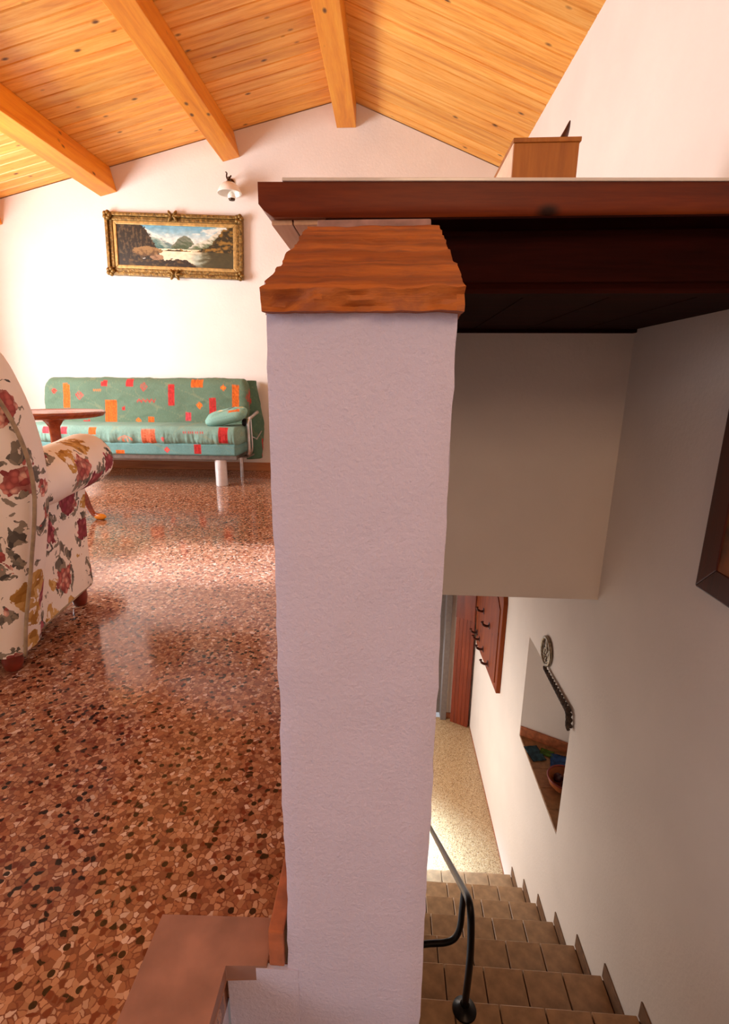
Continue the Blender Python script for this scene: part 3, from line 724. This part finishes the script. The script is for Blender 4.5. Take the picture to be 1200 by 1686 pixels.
# wall lamp
wl = thing('wall_lamp', 'white glass shade wall lamp with dark brass fittings', 'lamp', (-1.497, YB, 2.56))
yo = -.125
bm = bmesh.new(); lathe(bm, [(.02, .112), (.055, .104), (.084, .080), (.103, .042), (.107, .024), (.103, .024), (.099, .042), (.080, .075), (.052, .097), (.018, .104)], 36, (0, yo, 0)); bm_obj('shade', bm, OPAL, wl, smooth='auto')
bm = bmesh.new(); tube(bm, [(.107*math.cos(a*PI/20), yo+.107*math.sin(a*PI/20), .024) for a in range(40)], .003, 6, True); bm_obj('shade_rim', bm, OPAL, wl, smooth=True)
bm = bmesh.new(); lathe(bm, [(.026, .110), (.028, .118), (.018, .124), (.012, .140), (.016, .152), (.004, .160)], 20, (0, yo, 0)); cp = bm_obj('gallery', bm, BRASS, wl, smooth='auto')
bm = bmesh.new(); tube(bm, smooth_path([(0, yo, .145), (.012, yo+.03, .175), (-.02, -.04, .165), (-.02, -.005, .150)], 6), .006, 8); bm_obj('arm', bm, BRASS, wl, smooth=True)
bm = bmesh.new(); tube(bm, smooth_path([(0, yo, .12), (-.018, yo-.006, .15), (-.014, yo-.01, .185), (-.026, yo-.01, .192)], 5), [.007]*10+[.005]*6, 8); bm_obj('hook', bm, BRASS, wl, smooth=True)
bm = bmesh.new(); lathe(bm, [(.035, 0), (.034, .01), (.02, .016)], 20); o = bm_obj('wall_rose', bm, BRASS, wl, smooth='auto', loc=(-.02, -.001, .150), rot=(PI/2, 0, 0))
bm = bmesh.new(); lathe(bm, [(.022, .030), (.034, .012), (.036, -.004), (.030, -.022), (.012, -.030)], 20, (.018, yo, -.0)); bm_obj('bulb_globe', bm, OPAL, wl, smooth='auto')
bm = bmesh.new(); lathe(bm, [(.012, -.036), (.026, -.034), (.030, -.024), (.032, -.012), (.024, -.012)], 20, (.018, yo, -.0)); bm_obj('bottom_cap', bm, BRASS, wl, smooth='auto')

# ------------------------------------------------------------------ sofa
sf = thing('sofa_bed', 'green patterned sofa bed with silver legs against the back wall', 'sofa', (-2.34, 4.70, 0))
BASE = (96, 142, 126)
ORG, RED, PNK, SAL = (226, 110, 36), (206, 52, 50), (222, 74, 84), (236, 122, 84)
MB, MS, MV = [], [], []
def zx(zx_): return (-1.36+(zx_-1040)*.0021)+2.34
def mot(L_, zx_, v, w_, h_, c, kind='r'): L_.append((zx(zx_), v, w_*.0021, h_, c, kind))
def zb(zy): return .936-(zy-65)*.00198
for a in ((193, 150, 30, 115, ORG, 'r'), (133, 125, 28, 28, RED, 'd'), (255, 145, 44, 44, RED, 'x'), (375, 88, 30, 24, RED, 'r'), (495, 85, 34, 38, RED, 'r'), (405, 217, 58, 104, ORG, 'r'), (562, 102, 38, 46, RED, 'x'),
          (575, 168, 88, 16, RED, 'z'), (692, 142, 29, 102, RED, 'r'), (812, 85, 56, 40, ORG, 'r'), (823, 188, 34, 36, ORG, 'd'), (885, 195, 32, 84, RED, 'r'), (770, 240, 26, 40, PNK, 'r'), (990, 148, 32, 118, ORG, 'r'),
          (935, 104, 30, 28, ORG, 'd'), (1046, 150, 20, 44, RED, 'x'), (535, 262, 30, 26, ORG, 'd'), (596, 268, 30, 48, ORG, 'r'), (288, 280, 32, 34, RED, 'r'), (205, 284, 18, 12, RED, 'r'), (340, 120, 38, 14, ORG, 'z'), (465, 205, 14, 16, RED, 'r'), (655, 285, 12, 10, ORG, 'r')):
    mot(MB, a[0], zb(a[1]), a[2], a[3]*.00198, a[4], a[5])
def zs(zy): return .52-(zy-297)*.00165
for a in ((682, 350, 60, 92, SAL, 'r'), (745, 356, 24, 24, PNK, 'd'), (875, 320, 92, 16, RED, 'z'), (580, 358, 84, 40, SAL, 'x'), (438, 318, 32, 40, ORG, 'r'), (237, 316, 30, 36, PNK, 'r'), (315, 318, 28, 38, PNK, 'r'), (1003, 335, 40, 84, RED, 'r'), (95, 330, 24, 44, RED, 'r')):
    mot(MS, a[0], zs(a[1]), a[2], a[3]*.00165, a[4], a[5])
for a in ((755, 415, 26, 36, PNK, 'd'), (887, 410, 31, 52, RED, 'r'), (550, 430, 36, 20, ORG, 'r'), (300, 418, 26, 34, RED, 'r')):
    mot(MV, a[0], zs(a[1]), a[2], a[3]*.00165, a[4], a[5])
def motif(L_, x, v, base):
    c = base
    th_ = .5+.5*math.sin(x*1400); n = fbm(x*3, v*3, 1, 1); c = mixc(c, tuple(y_*.84 for y_ in c), .4*th_*abs(n)+.2*n)
    # faint woven line figure in the ground
    g = abs(math.sin(x*11+math.sin(v*17)*1.2))*abs(math.sin(v*13+x*5)); 
    if g < .03: c = mixc(c, (170, 150, 108), .22)
    for (cx, cv, w_, h_, col_, kind) in L_:
        dx, dv = (x-cx)/(w_/2), (v-cv)/(h_/2)
        if abs(dx) > 1 or abs(dv) > 1: continue
        s = fbm(x, v, 3, 60)
        if kind == 'r':
            c = mixc(col_, tuple(y_*.78 for y_ in col_), .5+.8*s)
            if abs(abs(dx)-.45) < .12 and abs(math.sin(v*130)) > .6: c = mixc(c, (150, 60, 30), .4)
        elif kind == 'd':
            d = abs(dx)+abs(dv)
            if d < 1: c = col_ if d > .45 else mixc(col_, (240, 180, 70), .5) if d > .2 else (190, 40, 40)
        elif kind == 'x':
            d = abs(dx)+abs(dv)
            if d < 1 and (.75 < d or .35 < d < .55 or d < .15): c = mixc(c, col_, .8)
        elif kind == 'z':
            if abs(dv-.55*math.sin(dx*14)) < .45: c = mixc(c, col_, .8)
    return c
def sweep_cushion(name, prof, x0, x1, nx, M_, vfn, base, endr, wr, parent):
    # prof: closed list of (y,z); swept along x with rounded ends and small wrinkles
    P = np.array(prof); cy, cz = P.mean(0); npf = len(P)
    def fn(u, v):
        i = int(round(u*npf)) % npf; x = x0+(x1-x0)*v
        d = min(x-x0, x1-x); k = 1 if d > endr else .35+.65*math.sqrt(max(0, 1-(1-d/endr)**2))
        yy, z = cy+(P[i][0]-cy)*k, cz+(P[i][1]-cz)*k
        wv = wr(x, yy, z); L_ = math.hypot(yy-cy, z-cz)+1e-6
        return (x, yy+(yy-cy)/L_*wv, z+(z-cz)/L_*wv)
    return grid_obj(name, fn, lambda u, v, p: motif(M_, p[0], vfn(p), base), npf, nx, SOFAFAB, parent, True, closed_u=True)
def rrect(y0, y1, z0, z1, r, nper=7, nside=10, lean=0):
    pts = []
    def arc(cy, cz, a0):
        for i in range(nper): a = a0+PI/2*i/(nper-1); pts.append((cy+r*math.cos(a), cz+r*math.sin(a)))
    def side(p, q, n_):
        for i in range(1, n_): pts.append((p[0]+(q[0]-p[0])*i/n_, p[1]+(q[1]-p[1])*i/n_))
    arc(y1-r, z1-r, 0); side((y1-r, z1), (y0+r, z1), nside)
    arc(y0+r, z1-r, PI/2); side((y0, z1-r), (y0, z0+r), nside*3)
    arc(y0+r, z0+r, PI); side((y0+r, z0), (y1-r, z0), 4)
    arc(y1-r, z0+r, 1.5*PI); side((y1, z0+r), (y1, z1-r), 6)
    return [(a+lean*(b-z0), b) for a, b in pts]
XA, XB = -1.06, 1.035
def wr_back(x, y, z):
    return .012*fbm(x*2.2+z*2, z*3, 0, 1)+.012*max(0, fbm(x*4-z*9, z*10, 2, 1))
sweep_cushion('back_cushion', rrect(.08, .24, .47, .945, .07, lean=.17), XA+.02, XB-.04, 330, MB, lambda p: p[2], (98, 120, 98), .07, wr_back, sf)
def wr_seat(x, y, z):
    e = max(0, 1-abs(z-.40)/.10)
    return .008*fbm(x*3, y*3, z*3, 1)+.012*e*max(-.4, fbm(x*18, 1, z*3, 1))
sweep_cushion('seat_cushion', rrect(-.375, .20, .365, .530, .065), XA, XB, 330, MS, lambda p: p[2], (126, 160, 146), .045, wr_seat, sf)  # same fabric as the back; brighter seat light put into its colour
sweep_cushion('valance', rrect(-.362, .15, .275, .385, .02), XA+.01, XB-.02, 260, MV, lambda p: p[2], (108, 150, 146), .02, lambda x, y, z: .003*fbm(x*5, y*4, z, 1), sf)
# cover hanging over the right end of the back
def drape(u, v):
    a = u*PI; z = .925-.75*v
    bul = .035+.085*math.sin(min(1, v*1.25+.1)*PI*.62)
    x = .955+(bul+.014*math.sin(v*7+u*5)+.012*fbm(u*3, v*4, 0, 1))*math.sin(a)
    yy = .30+.17*(z-.47)*(z > .47)-.15*math.cos(a)*(.6+.4*min(1, v*4))
    return (x, yy, z)
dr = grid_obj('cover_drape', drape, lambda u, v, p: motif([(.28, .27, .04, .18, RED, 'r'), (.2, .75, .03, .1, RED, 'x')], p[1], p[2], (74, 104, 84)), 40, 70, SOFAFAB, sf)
md = dr.modifiers.new('solid', 'SOLIDIFY'); md.thickness = .008
# scatter cushion
def pil(u, v):
    a = u*2*PI; b = (v-.5)*PI; cx_ = math.cos(b)
    e = .55
    sx_ = math.copysign(abs(math.cos(a))**e, math.cos(a)); sy_ = math.copysign(abs(math.sin(a))**e, math.sin(a))
    r = abs(cx_)**.45
    return (.19*sx_*r, .13*sy_*r, .052*math.copysign(abs(math.sin(b))**1.1, math.sin(b))+.004*fbm(u*8, v*8, 0, 1))
pc = grid_obj('scatter_cushion', pil, lambda u, v, p: motif([(.09, -.05, .10, .06, ORG, 'r'), (-.05, .03, .06, .05, (220, 214, 190), 'd'), (.05, .05, .05, .04, (60, 78, 92), 'r'), (.13, .06, .06, .06, (214, 206, 150), 'r')], p[0], p[1], (128, 172, 158)), 72, 40, SOFAFAB)
pc.location = (-1.46, 4.52, .612); pc.rotation_euler = (math.radians(14), math.radians(-12), math.radians(6))
tag(pc, 'small green print cushion leaning at the right end of the sofa', 'cushion')
# metal frame
bm = bmesh.new(); box(bm, XA+.03, XB-.03, -.345, -.315, .238, .280); bm_obj('front_rail', bm, GREYMET, sf, bevel=.005)
bm = bmesh.new(); box(bm, XA+.03, XB-.03, .14, .17, .238, .280); bm_obj('rear_rail', bm, GREYMET, sf, bevel=.005)
for x in (XA+.05, XB-.08): boxo('side_rail', (x, x+.03, -.315, .14, .238, .278), GREYMET, sf, bevel=.004)
for x in (-.84, .838):
    bm = bmesh.new(); lathe(bm, [(.050, 0), (.052, .004), (.052, .236), (.046, .242)], 28, (x, -.29, 0)); lg = bm_obj('leg', bm, LEGPAINT, sf, smooth='auto')
    bm = bmesh.new(); lathe(bm, [(.046, -.0), (.0505, .001), (.0505, .003)], 24, (x, -.29, 0)); bm_obj('glide', bm, DARKHOLE, lg, smooth='auto')
    bm = bmesh.new(); lathe(bm, [(.018, 0), (.018, .238)], 14, (x+.06, .15, 0)); bm_obj('rear_leg', bm, CHROME, sf, smooth='auto')
# folding arm bracket at the right end
ar = 1.058
bm = bmesh.new(); tube(bm, smooth_path([(ar, .22, .63), (ar, .02, .60), (ar, -.09, .585), (ar, -.13, .555), (ar, -.135, .48), (ar, -.13, .30), (ar-.01, -.11, .262), (ar-.04, -.05, .255)], 5), .017, 10); arm = bm_obj('arm_bar', bm, CHROME, sf, smooth=True)
bm = bmesh.new(); tube(bm, smooth_path([(ar, -.04, .585), (ar+.004, -.04, .46), (ar+.004, -.035, .30), (ar-.02, -.02, .262)], 5), .010, 8); bm_obj('arm_strut', bm, CHROME, arm, smooth=True)
bm = bmesh.new(); tube(bm, [(ar+.004, -.04, .42), (ar+.03, .04, .385), (ar+.05, .16, .45)], .006, 8); bm_obj('arm_link', bm, CHROME, arm, smooth=True)
bm = bmesh.new(); lathe(bm, [(.030, 0), (.034, .006), (.034, .05), (.026, .056)], 18); bm_obj('arm_pivot', bm, DARKHOLE, sf, smooth='auto', loc=(ar-.055, -.10, .555), rot=(0, PI/2, 0))
bm = bmesh.new(); box(bm, .93, 1.04, -.10, .12, .225, .238); bm_obj('bracket_plate', bm, GREYMET, sf, bevel=.003)

# ------------------------------------------------------------------ pedestal table
tb = thing('pedestal_table', 'round polished wood pedestal table between armchair and sofa', 'table', (-2.205, 3.22, 0))
bm = bmesh.new(); lathe(bm, [(.26, .680), (.300, .688), (.312, .698), (.316, .708), (.314, .717), (.306, .722), (.300, .719)], 56); bm_obj('top', bm, TABLEW, tb, smooth='auto')
bm = bmesh.new(); lathe(bm, [(.050, .10), (.052, .16), (.036, .20), (.030, .26), (.044, .34), (.048, .40), (.036, .47), (.032, .55), (.034, .62), (.055, .655), (.085, .680)], 28); bm_obj('column', bm, TABLEW, tb, smooth=True)
for k in range(3):
    a = math.radians(-8+120*k); dx, dy = math.cos(a), math.sin(a)
    bm = bmesh.new(); pth = smooth_path([(.03*dx, .03*dy, .24), (.10*dx, .10*dy, .235), (.155*dx, .155*dy, .17), (.185*dx, .185*dy, .085), (.215*dx, .215*dy, .035), (.265*dx, .265*dy, .020)], 5)
    nn = len(pth); tube(bm, pth, [.026-.012*(i/(nn-1)) if i < nn*.8 else .016+.006*math.sin((i/nn-.8)*5*PI) for i in range(nn)], 12); lg = bm_obj('leg', bm, TABLEW, tb, smooth=True)
    bm = bmesh.new(); bmesh.ops.create_uvsphere(bm, u_segments=16, v_segments=10, radius=1)
    for v in bm.verts: v.co = Vector((v.co.x*.045, v.co.y*.026, max(-.9, v.co.z)*.022))
    ft = bm_obj('foot', bm, BEAM, lg, True, (.262*dx, .262*dy, .020), (0, 0, a)); ft['label'] = 'lighter orange wooden foot'

# ------------------------------------------------------------------ floral armchair
ac = thing('armchair', 'floral armchair with rolled arms seen from behind at left', 'armchair', (-1.548, 1.600, 0), math.radians(9))
def out_back(sc=0.0):
    # half outline of the back, (x, z) from bottom to top
    return [(.352+sc, .075), (.372+sc, .20), (.412+sc, .38), (.450+sc, .54), (.465+sc, .66), (.462+sc, .78), (.440+sc, .90), (.395+sc*.9, 1.005+sc*.4), (.29+sc*.6, 1.085+sc), (.12, 1.12+sc)]
def full(o): return o+[(-x, z) for x, z in o[::-1]]
def dens(o, m=4): 
    p = [(x, 0, z) for x, z in o]; q = smooth_path(p+[p[0]], m)[:-1] if False else smooth_path(p, m); return [(v.x, v.z) for v in q]
def rear(x, z):      # the rear panel ends lower than the rolled top
    k = max(0, z-.55)/.57
    return (x*1.065, z-.105*k)
def back_y(z, front): # leans backward
    return (-.315 if not front else -.165) - .10*max(0, z-.35)
bm = bmesh.new(); rings = []
for (t, ins) in ((0, .045), (.04, .012), (.12, 0), (.5, -.022), (.85, -.012), (.97, .006), (1, .04)):
    o_ = dens(full(out_back(-ins)))
    ring = []
    for x, z in o_:
        xr_, zr_ = rear(x, z); q = 1-min(1, t/.5); q = q*q
        ring.append((x+(xr_-x)*q, back_y(z, 0)+(back_y(z, 1)-back_y(z, 0))*t - .014*(1 if t == 0 else 0), z+(zr_-z)*q))
    rings.append(ring)
loft(bm, rings); bm_obj('backrest', bm, FLORAL, ac, smooth='auto')
bm = bmesh.new(); o_ = dens(full(out_back(.002)))
tube(bm, [(rear(x, z)[0], back_y(z, 0)+.002, rear(x, z)[1]) for x, z in o_], .006, 8); bm_obj('piping', bm, PIPING, ac, smooth=True)
# sides with rolled arms
for s in (1, -1):
    bm = bmesh.new(); rings = []
    for k in range(15):
        t = k/14; yy = -.30+.575*t; e = math.sin(min(1, (1-t)*8)*PI/2)
        wx = .355-.012*math.sin(t*PI)
        rings.append([(s*(wx-.09), yy, .075), (s*(wx-.012), yy, .07), (s*wx*(.99+.01*e), yy, .085), (s*(wx-.006), yy, .25), (s*(wx+.004), yy, .42), (s*(wx+.016), yy, .53), (s*(wx+.02), yy, .60), (s*(wx-.09), yy, .60)])
    loft(bm, rings); bm_obj('side_panel', bm, FLORAL, ac, smooth='auto')
    bm = bmesh.new(); rings = []
    for k in range(22):
        t = k/21; yy = -.32+.65*t; r = (.088+.016*t); e = 1
        if t > .86: q = (t-.86)/.14; e = math.sqrt(max(0.0, 1-(q*.93)**2))
        cx_ = .375+.018*t; cz_ = .590+.028*t
        rings.append([(s*(cx_+r*e*math.cos(a*PI/14)*1.05), yy+.02*(1-e), cz_+r*e*math.sin(a*PI/14)*(1 if math.sin(a*PI/14) > 0 else .95)+.004*fbm(a, t*4, s, 1)) for a in range(28)])
    loft(bm, rings); bm_obj('armrest', bm, FLORAL, ac, smooth='auto')
    bm = bmesh.new(); tube(bm, [(s*(.337+.0), back_y(.08, 0)+.05, .08), (s*.345, .26, .08)], .005, 6); bm_obj('hem_piping', bm, PIPING, ac, smooth=True)
bm = bmesh.new(); box(bm, -.27, .27, -.28, .27, .08, .36); bm_obj('seat_base', bm, FLORAL, ac, bevel=.02, smooth='auto')
bm = bmesh.new(); box(bm, -.268, .268, -.20, .315, .362, .48); bm_obj('seat_cushion', bm, FLORAL, ac, bevel=.035, smooth='auto')
for sx_ in (-1, 1):
    for yy in (-.26, .235):
        bm = bmesh.new(); lathe(bm, [(.020, 0), (.026, .006), (.032, .035), (.030, .060), (.034, .078)], 20, (sx_*.305, yy, 0)); bm_obj('foot', bm, mat_plain('foot_wood', (120, 44, 26), .35), ac, smooth='auto')

# windows of the upper room (behind and left of the view)
GLASS = NT('window_glass'); g_ = GLASS.b; g_.inputs['Transmission Weight'].default_value = 1; g_.inputs['Roughness'].default_value = 0; g_.inputs['IOR'].default_value = 1.02; GLASS = GLASS.m
def window(name, axis, at, a0, a1, z0, z1):
    bm = bmesh.new(); t_ = .05
    def bx_(p, q, r_, s_):
        if axis == 'x': box(bm, at-.03, at+.03, p, q, r_, s_)
        else: box(bm, p, q, at-.03, at+.03, r_, s_)
    bx_(a0, a0+t_, z0, z1); bx_(a1-t_, a1, z0, z1); bx_(a0+t_, a1-t_, z0, z0+t_); bx_(a0+t_, a1-t_, z1-t_, z1); m_ = (a0+a1)/2; bx_(m_-.03, m_+.03, z0+t_, z1-t_)
    struct(bm_obj(name, bm, DOORW))
window('window_1', 'x', -4.38, -.45, 1.05, .7, 2.2); window('window_2', 'x', -4.38, 2.55, 4.05, .7, 2.2); window('window_3', 'y', -2.78, -4.1, -1.9, .85, 2.25)
